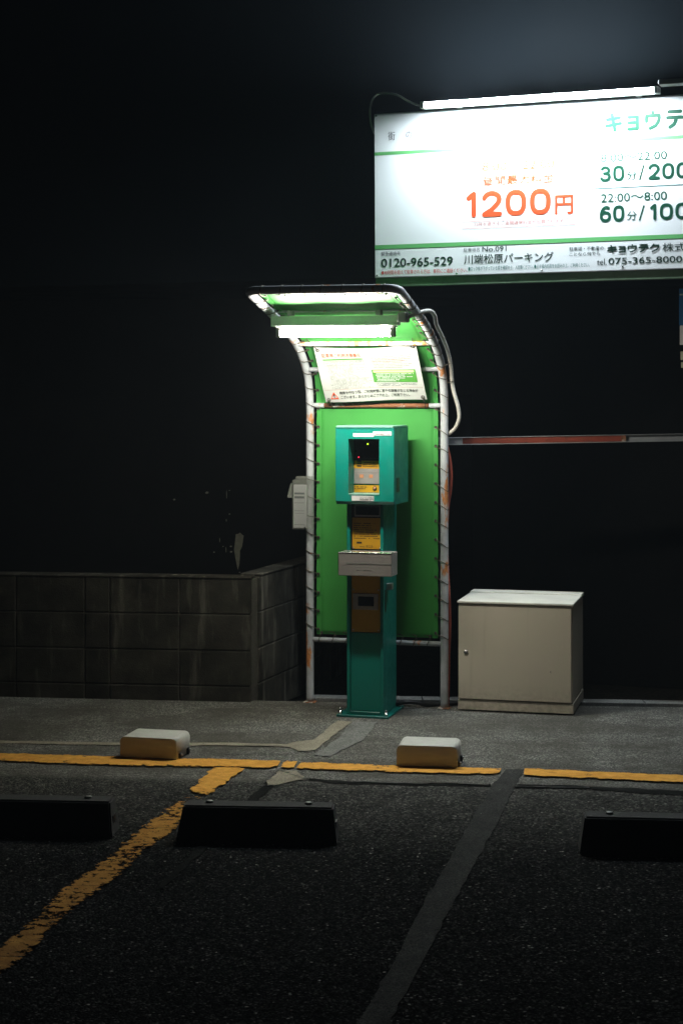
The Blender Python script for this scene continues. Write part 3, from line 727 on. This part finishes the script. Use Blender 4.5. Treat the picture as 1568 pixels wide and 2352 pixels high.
# ------------------------------------------------------------------ pay machine
def make_machine():
    m = thing('pay_machine', 'teal parking pay machine with yellow instruction plates on a pedestal', 'pay machine', (.1154, 9.05, 0), 15.5)
    # base plate with kerbed rim and anchor bolts
    pl = box('base_plate', (-.14, -.03, 0), (.14, .315, .012), 'teal_dark', m, .002)
    for x, y in ((-.122, -.012), (.122, -.012), (.122, .297), (-.122, .297)):
        b = tube('anchor_bolt', [(x, y, .012), (x, y, .024), (x, y, .0241), (x, y, .040), (x, y, .044)], .007, 'steel_bright', pl, 8, lambda i: (.011, .011, .0065, .0065, .004)[i])
    # pedestal: open-fronted channel
    ped = box('pedestal', (-.091, .030, .0125), (.105, .285, 1.115), 'teal', m, .003)
    for x0, x1 in ((-.0912, -.074), (.088, .1052)):
        box('pedestal_edge', (x0, 0, .0125), (x1, .0295, 1.113), 'teal', ped, .003)
    box('front_panel', (-.0735, .012, .03), (.0875, .0295, .437), 'teal', ped, .002)
    box('sill', (-.0735, -.004, .0125), (.0875, .0295, .0285), 'teal_dark', ped, .002)
    # upper plate with display
    up = box('display_plate', (-.0725, .022, .868), (.0865, .0298, 1.105), 'black_plastic', m, .001)
    fm = lambda x, z, y=.0212: Vector((x, y, z))
    up = box('instruction_plate', (-.066, .016, .872), (.088, .0218, 1.034), 'yellow_plate', m, .001)
    F = lambda x, z: Vector((x, .0156, z))
    r = random.Random(5)
    box('display', (-.047, .014, 1.049), (.078, .0215, 1.093), 'window_black', m, .001)
    box('display_frame', (-.055, .018, 1.040), (.086, .0217, 1.101), 'steel', m, .001)
    def rows(par, F, zs, x0, x1, h, seed, m_='ink_black'):
        r = random.Random(seed); V = []; Fc = []
        for z in zs:
            x = x0; e = x0 + (x1-x0)*r.choice((1, .9, .8, .65))
            while x < e:
                w = r.uniform(.003, .006)
                if r.random() < .85: q = len(V); V += [F(x, z), F(x+w, z), F(x+w, z+h*r.uniform(.7, 1)), F(x, z+h)]; Fc.append((q, q+1, q+2, q+3))
                x += w + .0012
        me = bpy.data.meshes.new('fine_print'); me.from_pydata(V, [], Fc); link_mesh('fine_print', me, m_, par)
    rows(up, F, [1.003, .992, .980, .969, .958, .947, .936, .925], -.058, .078, .0045, 1)
    face_rect('print_block', -.042, .8995, -.015, .9095, 'ink_black', up, F)
    lettering('株式会社', -.026, .8805, 0, .887, 'ink_black', up, F, .01); lettering('サニカ', .008, .879, .044, .892, 'ink_black', up, F, .02)
    for x in (-.060, .082): tube('screw', [(x, .0158, .878), (x, .0130, .878)], .004, 'steel', up, 8)
    # lower plate
    lo = box('lower_plate', (-.069, .016, .439), (.084, .0296, .735), 'yellow_plate', m, .001)
    box('cover_frame', (-.062, .010, .556), (.074, .0158, .640), 'steel_plate', lo, .002)
    box('cover_window', (-.033, .0075, .576), (.052, .0098, .625), 'window_black', lo, .001)
    for x in (-.060, .075):
        for z in (.45, .66): tube('screw', [(x, .0158, z), (x, .0130, z)], .004, 'steel', lo, 8)
    # tray
    tr = box('tray', (-.106, -.110, .744), (.176, .0155, .864), 'steel', m, .003)
    tr.data.materials[0] = MAT['steel_plate']
    box('tray_slot', (-.065, -.1112, .805), (.175, -.1095, .811), 'housing_grey', tr)
    box('tray_lip', (-.106, -.1125, .8625), (.176, -.06, .8665), 'steel_bright', tr, .001)
    box('tray_scratch', (-.01, -.1107, .7725), (.07, -.1098, .7735), 'steel_bright', tr)
    box('tray_side', (-.1085, -.108, .746), (-.1065, .01, .862), 'black_plastic', tr, .0005)
    # side latch
    box('latch', (.1055, .06, .658), (.135, .10, .690), 'steel', m, .002)
    box('latch_slot', (.1052, .03, .545), (.1072, .055, .66), 'black_plastic', m)
    # head: hooded box with a deep recess
    x0, x1, z0, z1, y0, y1 = -.134, .178, 1.125, 1.503, -.065, .245
    rx0, rx1, rz0, rz1, ry = -.065, .099, 1.160, 1.447, .042
    bm = bmesh.new()
    def quad(*p): bm.faces.new([bm.verts.new(q) for q in p])
    # front ring
    quad((x0,y0,z0),(rx0,y0,z0),(rx0,y0,z1),(x0,y0,z1)); quad((rx1,y0,z0),(x1,y0,z0),(x1,y0,z1),(rx1,y0,z1))
    quad((rx0,y0,rz1),(rx1,y0,rz1),(rx1,y0,z1),(rx0,y0,z1)); quad((rx0,y0,z0),(rx1,y0,z0),(rx1,y0,rz0),(rx0,y0,rz0))
    # recess walls (bottom ledge separate)
    quad((rx0,y0,rz0),(rx0,ry,rz0),(rx0,ry,rz1),(rx0,y0,rz1)); quad((rx1,y0,rz0),(rx1,ry,rz0),(rx1,ry,rz1),(rx1,y0,rz1)); quad((rx0,y0,rz1),(rx0,ry,rz1),(rx1,ry,rz1),(rx1,y0,rz1))
    quad((rx0,y0,rz0),(rx0,ry,rz0),(rx1,ry,rz0),(rx1,y0,rz0)); quad((rx0,ry,rz0),(rx1,ry,rz0),(rx1,ry,rz1),(rx0,ry,rz1))
    # lower lip slopes back and under
    zb = 1.108; yb = y0+.018
    quad((x0,y0,z0),(x1,y0,z0),(x1-.002,yb,zb),(x0+.002,yb,zb)); quad((x0+.002,yb,zb),(x1-.002,yb,zb),(x1,y1,zb),(x0,y1,zb))
    for x, xx in ((x0, x0+.002), (x1, x1-.002)): quad((x,y0,z0),(x,y0,z1),(x,y1,z1),(x,y1,zb),(xx,yb,zb))
    quad((x0,y0,z1),(x1,y0,z1),(x1,y1,z1+.006),(x0,y1,z1+.006)); quad((x0,y1,zb),(x1,y1,zb),(x1,y1,z1+.006),(x0,y1,z1+.006))
    bmesh.ops.remove_doubles(bm, verts=bm.verts, dist=.0001)
    head = from_bm('head', bm, 'teal', m); bv = head.modifiers.new('b', 'BEVEL'); bv.width = .0025; bv.segments = 2; bv.limit_method = 'ANGLE'
    box('lid', (x0+.002, y0+.001, z1+.0015), (x1-.004, y1-.004, z1+.0115), 'teal_light', head, .002)
    box('door_seam', (x0+.003, y0-.0006, z1-.0045), (x1-.003, y0+.001, z1-.003), 'black_plastic', head)
    box('ledge', (rx0+.0005, y0-.002, rz0-.002), (rx1-.0005, ry-.0005, rz0+.004), 'teal_light', head, .001)
    box('side_slot', (x1-.0005, y0+.055, 1.172), (x1+.0012, y0+.118, 1.245), 'black_plastic', head)
    # recess back: black top with lamps, yellow band, steel coin plate, yellow strip
    yb_ = ry - .001
    F = lambda x, z: Vector((x, yb_-.0045, z))
    a = .003
    box('reader_panel', (rx0+a, yb_-.003, 1.331), (rx1-a, yb_, rz1-a), 'black_plastic', head)
    k = box('card_window', (rx0+.03, yb_-.005, 1.345), (rx1-.03, yb_-.003, 1.392), 'window_black', head)
    y1p = box('guide_plate', (rx0+a, yb_-.004, 1.290), (rx1-a, yb_, 1.3305), 'yellow_plate', head)
    for z in (1.3115, 1.2985, 1.324): face_rect('print_block', -.046, z, -.022, z+.0085, 'ink_black', y1p, F)
    rows(y1p, F, [1.318, 1.308, 1.298], -.014, .085, .0045, 11)
    cp = box('coin_plate', (rx0+a, yb_-.004, 1.2105), (rx1-a, yb_, 1.2895), 'steel_plate', head)
    box('plate_seam', (rx0+a, yb_-.0046, 1.2685), (rx1-a, yb_-.0042, 1.2693), 'housing_grey', cp)
    for x in (-.032, .019): box('coin_slot', (x, yb_-.0052, 1.241), (x+.021, yb_-.0042, 1.2585), 'copper', cp)
    y2p = box('guide_plate', (rx0+a, yb_-.004, 1.1655), (rx1-a, yb_, 1.2025), 'yellow_plate', head)
    rows(y2p, F, [1.191, 1.182], -.058, .032, .005, 12)
    tube('coin_button', [(.050, yb_-.004, 1.187), (.050, yb_-.008, 1.187)], .0105, 'black_plastic', head, 16); tube('coin_button_face', [(.050, yb_-.0081, 1.187), (.050, yb_-.010, 1.187)], .007, 'copper', head, 14)
    tube('key_cylinder', [(.085, yb_-.004, 1.333), (.085, yb_-.012, 1.333)], .005, 'steel_bright', head, 12)
    tube('indicator_lamp', [(.012, yb_-.003, 1.418), (.012, yb_-.006, 1.418)], .0038, 'led_green', head, 12)
    tube('indicator_lamp', [(-.037, yb_-.003, 1.349), (-.037, yb_-.006, 1.349)], .0034, 'led_red', head, 12)
    # stickers on the front
    G = lambda x, z: Vector((x, y0-.0022, z))
    box('sticker', (-.039, y0-.0012, 1.458), (.070, y0-.0002, 1.4765), 'label_white', head)
    s2 = box('sticker', (.066, y0-.0018, 1.4655), (.165, y0-.0004, 1.486), 'label_white', head)
    lettering('コイン', .105, 1.4775, .125, 1.4835, 'ink_grey', s2, G); lettering('新500円硬貨は使えません', .084, 1.468, .161, 1.4755, 'ink_black', s2, G, .01)
    bm = bmesh.new(); add_tube(bm, [G(.077 + .007*math.cos(q*math.pi/7), 1.4757 + .007*math.sin(q*math.pi/7)) for q in range(14)], .0009, 4, False, None, True); from_bm('stop_ring', bm, 'ink_red', s2)
    bm = bmesh.new(); add_box(bm, (-.047, y0-.0016, 1.1275), (.071, y0-.0002, 1.1535), 0); 
    s3 = from_bm('sticker', bm, 'label_white', head); s3['label'] = 'worn white rounded sticker under the recess'
    lettering('クレジットカード使用不可', -.003, 1.142, .067, 1.150, 'ink_black', s3, G, .01); rows(s3, G, [1.136, 1.131], -.003, .066, .0035, 14)
    return m
make_machine()

# ------------------------------------------------------------------ grey-beige equipment cabinet
def make_cabinet():
    c = thing('equipment_cabinet', 'beige steel equipment cabinet standing right of the shelter', 'cabinet', (.6156, 9.2224, 0), 14)
    W, H, D = .605, .585, .50
    box('plinth', (.0, .004, .008), (W+.004, D-.01, .062), 'cabinet', c, .003, 2)
    box('body', (.004, .006, .0645), (W, D, H-.013), 'cabinet', c, .003, 2)
    d = box('door', (.003, -.003, .067), (W-.006, .0055, H-.016), 'cabinet', c, .003, 2)
    tube('lock', [(.043, -.003, .315), (.043, -.008, .315)], .011, 'steel', d, 14); box('lock_slot', (.036, -.0092, .3135), (.050, -.0082, .3165), 'black_plastic', d)
    l = box('lid', (-.002, -.012, H-.0125), (W+.006, D-.115, H), 'cabinet_lid', c, .003, 2)
    box('rear_lid', (-.002, D-.112, H-.0125), (W+.006, D+.006, H+.006), 'cabinet_lid', c, .003, 2)
    box('scratch', (.49, -.0042, .22), (.4925, -.0031, .231), 'cable_black', d)
    return c
make_cabinet()

# ------------------------------------------------------------------ white lock-unit blocks
def make_block(loc, yaw, label):
    b = thing('flap_lock_unit', label, 'lock unit', loc, yaw, 'white lock units on the yellow line')
    W, D, H, r = .272, .20, .104, .022
    pts = [(0, .008), (0, H-r)] + [(r - r*math.cos(k*math.pi/10), H-r + r*math.sin(k*math.pi/10)) for k in range(1, 6)] + [(W-r + r*math.sin(k*math.pi/10), H-r + r*math.cos(k*math.pi/10)) for k in range(0, 6)] + [(W, .008)]
    bm = bmesh.new(); A = [bm.verts.new((x, 0, z)) for x, z in pts]; B = [bm.verts.new((x, D, z)) for x, z in pts]; n = len(pts)
    fa = bm.faces.new(A); fb = bm.faces.new(B[::-1])
    for i in range(n): bm.faces.new((A[i], B[i], B[(i+1) % n], A[(i+1) % n]))
    bmesh.ops.bevel(bm, geom=list(fa.edges)+list(fb.edges), offset=.003, segments=2, affect='EDGES')
    cv = from_bm('cover', bm, 'block_cover', b, True)
    try: cv.data.shade_auto_smooth
    except AttributeError: pass
    for p in cv.data.polygons: p.use_smooth = abs(p.normal.y) < .9
    box('base', (.004, .004, 0), (W-.004, D-.004, .0078), 'black_plastic', b)
    for y in (.03, .15):
        box('hinge_lug', (W-.001, y, .004), (W+.010, y+.022, .034), 'cable_black', b, .003); tube('bolt', [(W+.009, y+.011, .024), (W+.015, y+.011, .024)], .006, 'steel', b, 8)
    return b
make_block((-1.018, 8.014, 0), 13, 'dim white lock unit block on the yellow line in front of the block wall')
make_block((.247, 7.82, 0), 9, 'bright white lock unit block on the yellow line in front of the machine')

# ------------------------------------------------------------------ wheel stops
def make_stop(loc, yaw, label):
    s = thing('wheel_stop', label, 'wheel stop', loc, yaw, 'dark concrete wheel stops')
    W, H = .606, .13
    bm = bmesh.new()
    b0 = [(0, 0), (W, 0), (W, .155), (0, .155)]; t0 = [(.022, .050), (W-.018, .050), (W-.018, .145), (.022, .145)]
    lo = [bm.verts.new((x, y, 0)) for x, y in b0]; hi = [bm.verts.new((x, y, H)) for x, y in t0]
    bm.faces.new(lo[::-1]); bm.faces.new(hi)
    for i in range(4): bm.faces.new((lo[i], lo[(i+1) % 4], hi[(i+1) % 4], hi[i]))
    bmesh.ops.bevel(bm, geom=[e for e in bm.edges], offset=.006, segments=2, affect='EDGES')
    from_bm('body', bm, 'stop_concrete', s)
    for x in (.115, W-.115):
        tube('bolt', [(x, .105, H-.002), (x, .105, H+.006), (x, .105, H+.008)], .013, 'housing_grey', s, 12, lambda i: (.014, .014, .010)[i])
    box('end_slot', (W-.0105, .055, .035), (W-.006, .10, .075), 'black_plastic', s)
    return s
make_stop((-.622, 6.522, 0), 4, 'dark wheel stop beside the yellow dividing line, in the middle bay')
make_stop((-.866 - .604, 6.625, 0), 4.5, 'dark wheel stop left of the yellow dividing line')
make_stop((.866, 6.345, 0), 5, 'dark wheel stop cut off by the right edge of the photo')

# ------------------------------------------------------------------ steel rail with red length, behind the cabinet
def make_rail():
    r = thing('steel_rail', 'level steel channel rail with a rusty red middle length', 'rail', (.62, 9.58, 1.419), 6)
    r.rotation_euler = (0, -R(1.1), -R(6))
    bm = bmesh.new(); L = 2.1; hh = .0205
    pr = [(-.012, -hh), (.022, -hh), (.022, hh), (-.004, hh), (-.004, hh-.003), (.018, hh-.003), (.018, -hh+.003), (-.012, -hh+.003)]
    A = [bm.verts.new((-.16, y, z)) for y, z in pr]; B = [bm.verts.new((L, y, z)) for y, z in pr]; n = len(pr)
    bm.faces.new(A); bm.faces.new(B[::-1])
    for i in range(n): bm.faces.new((A[i], B[i], B[(i+1) % n], A[(i+1) % n]))
    from_bm('channel', bm, 'rail_zinc', r)
    box('red_panel', (.045, .006, -.0165), (.925, .0172, .0165), 'rail_red', r, .002)
    box('red_end', (.905, .004, -.0165), (.932, .0055, .0165), 'pipe_rust', r)
    for x in (.06, .3, .5, .7): tube('bolt', [(x, .006, 0), (x, .002, 0)], .004, 'pipe_rust', r, 8)
    for x in (-.1, 1.95): box('wall_arm', (x, .0225, -.015), (x+.03, .80, .015), 'cable_black', r)
    return r
make_rail()

# ------------------------------------------------------------------ notice boards on a post at the right edge
def make_boards():
    p = thing('board_post', 'blue and white notice boards stacked at the right edge', 'notice board', (1.80, 9.30, 0), 18)
    tube('post', [(.22, .045, 0), (.22, .045, 2.32)], .03, 'housing_grey', p, 12)
    bb = box('blue_board', (0, 0, 2.045), (.42, .012, 2.241), 'board_blue', p, .002)
    F = lambda x, z: Vector((x, -.0015, z))
    face_rect('stripe', .004, 2.205, .41, 2.213, 'board_cream', bb, F)
    box('white_board', (.004, .001, 1.941), (.42, .012, 2.0445), 'label_white', p, .002)
    box('cream_plate', (.008, .001, 1.860), (.41, .012, 1.906), 'board_cream', p, .002); box('cream_plate', (.010, .001, 1.818), (.41, .012, 1.849), 'board_cream', p, .002)
    return p
make_boards()

# ------------------------------------------------------------------ price sign
K = 1.016; SG_D = 9.60
SG_LOC = ((861-784)/4000*SG_D, SG_D, CAM_H + (900-637)/4000*SG_D); SG_YAW = 20.5; SG_ROLL = .3
def sign_empty(name, label, cat):
    s = thing(name, label, cat, SG_LOC, SG_YAW)
    s.rotation_mode = 'XYZ'; s.rotation_euler = (0, -R(SG_ROLL), -R(SG_YAW)); return s
def make_sign():
    s = sign_empty('price_sign', 'large white parking price sign with green and red lettering', 'sign')
    W, H = 2.30, .886
    k = lambda *v: tuple(q*K for q in v)
    box('panel', k(0, 0, 0), k(W, .018, H), 'sign_white', s, .0015)
    box('bottom_rail', k(.002, .004, -.052), k(W, .05, -.0035), 'sign_rail', s, .003)
    box('edge_trim', k(.0, -.004, -.0033), k(W, .016, -.0005), 'steel', s)
    box('back_frame', k(.02, .0182, .02), k(W-.02, .06, .86), 'housing_grey', s)
    for x in (.25, 1.25, 2.1):
        for z in (.12, .75): box('wall_arm', k(x, .0605, z), k(x+.05, 1.0, z+.05), 'cable_black', s)
    F = lambda x, z: Vector((x*K, -.0014, z*K))
    T = lambda body, x0, z0, x1, z1, m, bold=0.0: lettering(body, x0, z0, x1, z1, m, s, F, bold)
    S = lambda body, x0, z0, x1, z1, th, m, gap=.12: stroke_text(body, x0, z0, x1, z1, th, m, s, F, gap)
    # rules
    face_rect('stripe', .0, .660, W, .678, 'ink_ltgreen', s, F); 
    face_rect('stripe', .0, .152, W, .174, 'ink_ltgreen', s, F)
    T('街', .079, .738, .118, .785, 'ink_grey'); T('の', .180, .745, .214, .780, 'ink_grey'); T('パ', .285, .742, .322, .782, 'ink_grey'); T('ー', .385, .757, .42, .763, 'ink_grey'); T('キ', .485, .742, .522, .782, 'ink_grey'); T('ン', .585, .742, .622, .782, 'ink_grey'); T('グ', .685, .742, .722, .782, 'ink_grey')
    S('キョウテク', 1.262, .712, 1.775, .812, .195, 'ink_green', .22)
    T('8:00～22:00', .605, .545, .995, .592, 'ink_orange', .006); T('昼間最大料金', .606, .468, .995, .520, 'ink_orange', .006)
    S('1200', .515, .303, .975, .440, .19, 'ink_red'); T('円', .997, .300, 1.094, .401, 'ink_red', .02)
    face_rect('rule', .49, .279, 1.105, .2815, 'ink_pink', s, F); face_rect('rule', .49, .243, 1.105, .2455, 'ink_pink', s, F)
    T('22時を過ぎると夜間通常料金が加算されます', .557, .255, 1.042, .275, 'ink_pink')
    T('8:00～22:00', 1.240, .560, 1.582, .602, 'ink_green', .006)
    S('30', 1.235, .458, 1.363, .540, .19, 'ink_green'); T('分', 1.374, .462, 1.426, .509, 'ink_green', .006); T('/', 1.437, .460, 1.467, .536, 'ink_green'); S('200', 1.484, .458, 1.69, .540, .19, 'ink_green'); T('円', 1.705, .462, 1.757, .509, 'ink_green', .006)
    face_rect('rule', 1.181, .424, 1.76, .4275, 'ink_teal', s, F)
    T('22:00～8:00', 1.240, .352, 1.580, .396, 'ink_green', .006)
    S('60', 1.233, .250, 1.362, .334, .19, 'ink_green'); T('分', 1.374, .254, 1.426, .301, 'ink_green', .006); T('/', 1.435, .252, 1.466, .328, 'ink_green'); S('100', 1.492, .250, 1.69, .334, .19, 'ink_green'); T('円', 1.705, .254, 1.757, .301, 'ink_green', .006)
    T('緊急連絡先', .037, .114, .146, .137, 'ink_grey'); T('0120-965-529', .037, .052, .440, .100, 'ink_dkgreen', .012)
    T('駐車場名', .500, .120, .588, .141, 'ink_grey'); T('No.091', .603, .118, .735, .146, 'ink_dkgreen', .004); T('川端松原パーキング', .502, .055, .988, .106, 'ink_dkgreen', .008)
    T('●48時間を超えて駐車される方は、事前にご連絡ください。', .037, .012, .521, .036, 'ink_crimson', .002)
    T('●ロック板が下がっている事を確認の上、入出庫ください。', .526, .019, .880, .043, 'ink_teal'); T('●必ず場内約款をお読みの上、ご利用ください。', .884, .021, 1.178, .044, 'ink_teal')
    T('駐車場・不動産の', 1.072, .106, 1.253, .127, 'ink_dkgreen', .004); T('ことなら何でも', 1.072, .079, 1.234, .099, 'ink_dkgreen', .004)
    S('キョウテク', 1.270, .087, 1.542, .131, .18, 'ink_dkgreen', .10); T('株式会社', 1.556, .087, 1.79, .131, 'ink_dkgreen', .008)
    T('tel.', 1.217, .028, 1.268, .062, 'ink_dkgreen', .0); T('075-365-8000', 1.277, .030, 1.656, .064, 'ink_dkgreen', .008)
    for x, z in ((.012, .010), (.461, .008), (.925, .012), (1.35, .018), (1.8, .012), (.012, .875)):
        tube('screw', [(x*K, 0, z*K), (x*K, -.004, z*K), (x*K, -.006, z*K)], .005, 'steel_bright', s, 8, lambda i: (.0055, .0055, .003)[i])
    return s
make_sign()
def make_sign_lamp():
    f = sign_empty('sign_lamp', 'long lit fluorescent lamp along the top of the price sign', 'lamp')
    k = lambda *v: tuple(q*K for q in v)
    x0, x1 = .350, 1.547; zt = .884; yo = -.18/K
    box('housing', k(x0-.03, yo+.020, zt-.012), k(x1+.025, yo+.062, zt+.022), 'housing_white', f, .003)
    tube('tube', [Vector(k(x0 + (x1-x0)*q/6, yo, zt)) for q in range(7)], .0155, 'tube_sign', f, 14)
    for a, b in ((x0-.028, x0-.003), (x1+.003, x1+.022)): box('lamp_holder', k(a, yo-.018, zt-.016), k(b, yo+.0195, zt+.020), 'housing_white', f, .004, 2)
    for x in (x0+.12, x1-.12): box('arm', k(x, yo+.0625, zt), k(x+.03, -.001, zt+.012), 'housing_white', f, .002)
    box('far_housing', k(x1+.03, yo-.04, zt+.02), k(2.28, yo+.04, zt+.046), 'housing_grey', f, .003)
    pts = [(.322, -.175, .884), (.29, -.165, .895), (.23, -.12, .925), (.14, -.05, .975), (.03, .04, 1.005), (-.025, .06, .985), (-.045, .06, .92), (-.035, .06, .83), (.0, .062, .76), (.06, .065, .72)]
    tube('cable', catmull([k(*p) for p in pts], 8), .0055, 'conduit_grey', f, 8)
    return f
make_sign_lamp()

# ------------------------------------------------------------------ black cable along the ground behind the machine
c = tube('ground_cable', catmull([(.25, 9.30, .012), (.33, 9.28, .035), (.40, 9.30, .03), (.46, 9.33, .012), (.55, 9.37, .012), (.75, 9.40, .012), (1.2, 9.36, .012)], 8), .011, 'cable_black', None, 8)
tag(c, 'black cable lying on the ground behind the pay machine', 'cable')

# loose grit lying on the lot
def make_grit():
    r = random.Random(21); bm = bmesh.new()
    for k in range(900):
        y = r.uniform(4.6, 9.25); x = r.uniform(-.235, .235)*y; q = r.uniform(.002, .005)*(1.6 if r.random() < .06 else 1)
        if r.random() < .35: y = min(9.3, EDGE(x) - abs(r.gauss(0, .12)))
        vs_ = [bm.verts.new((x + q*a*r.uniform(.6, 1.2), y + q*b*r.uniform(.6, 1.2), .003 + q*(c+.3)*.7)) for a, b, c in ((1, 0, 0), (-.5, .87, 0), (-.5, -.87, 0), (0, 0, 1.1))]
        for f in ((0, 1, 3), (1, 2, 3), (2, 0, 3), (0, 2, 1)): bm.faces.new([vs_[i] for i in f])
    o = from_bm('grit', bm, 'grit'); o['kind'] = 'stuff'; o['label'] = 'loose grit scattered over the asphalt'
paint('grit', (.22, .21, .19), .85, 0, .4, 40)
make_grit()

# ------------------------------------------------------------------ thin haze, added for the glow around the lamps
bm = bmesh.new(); add_box(bm, (-40, -6, -1.2), (40, 60, 8.2)); hz = from_bm('haze', bm); hz['kind'] = 'stuff'
hm = bpy.data.materials.new('haze'); hm.use_nodes = True; hn = hm.node_tree
for n_ in list(hn.nodes):
    if n_.type == 'BSDF_PRINCIPLED': hn.nodes.remove(n_)
pv = hn.nodes.new('ShaderNodeVolumePrincipled'); pv.inputs['Color'].default_value = (.75, .88, 1, 1); pv.inputs['Density'].default_value = HAZE; pv.inputs['Anisotropy'].default_value = 0.0
hn.links.new(pv.outputs[0], hn.nodes['Material Output'].inputs['Volume']); hz.data.materials.append(hm)
cy.volume_bounces = 0
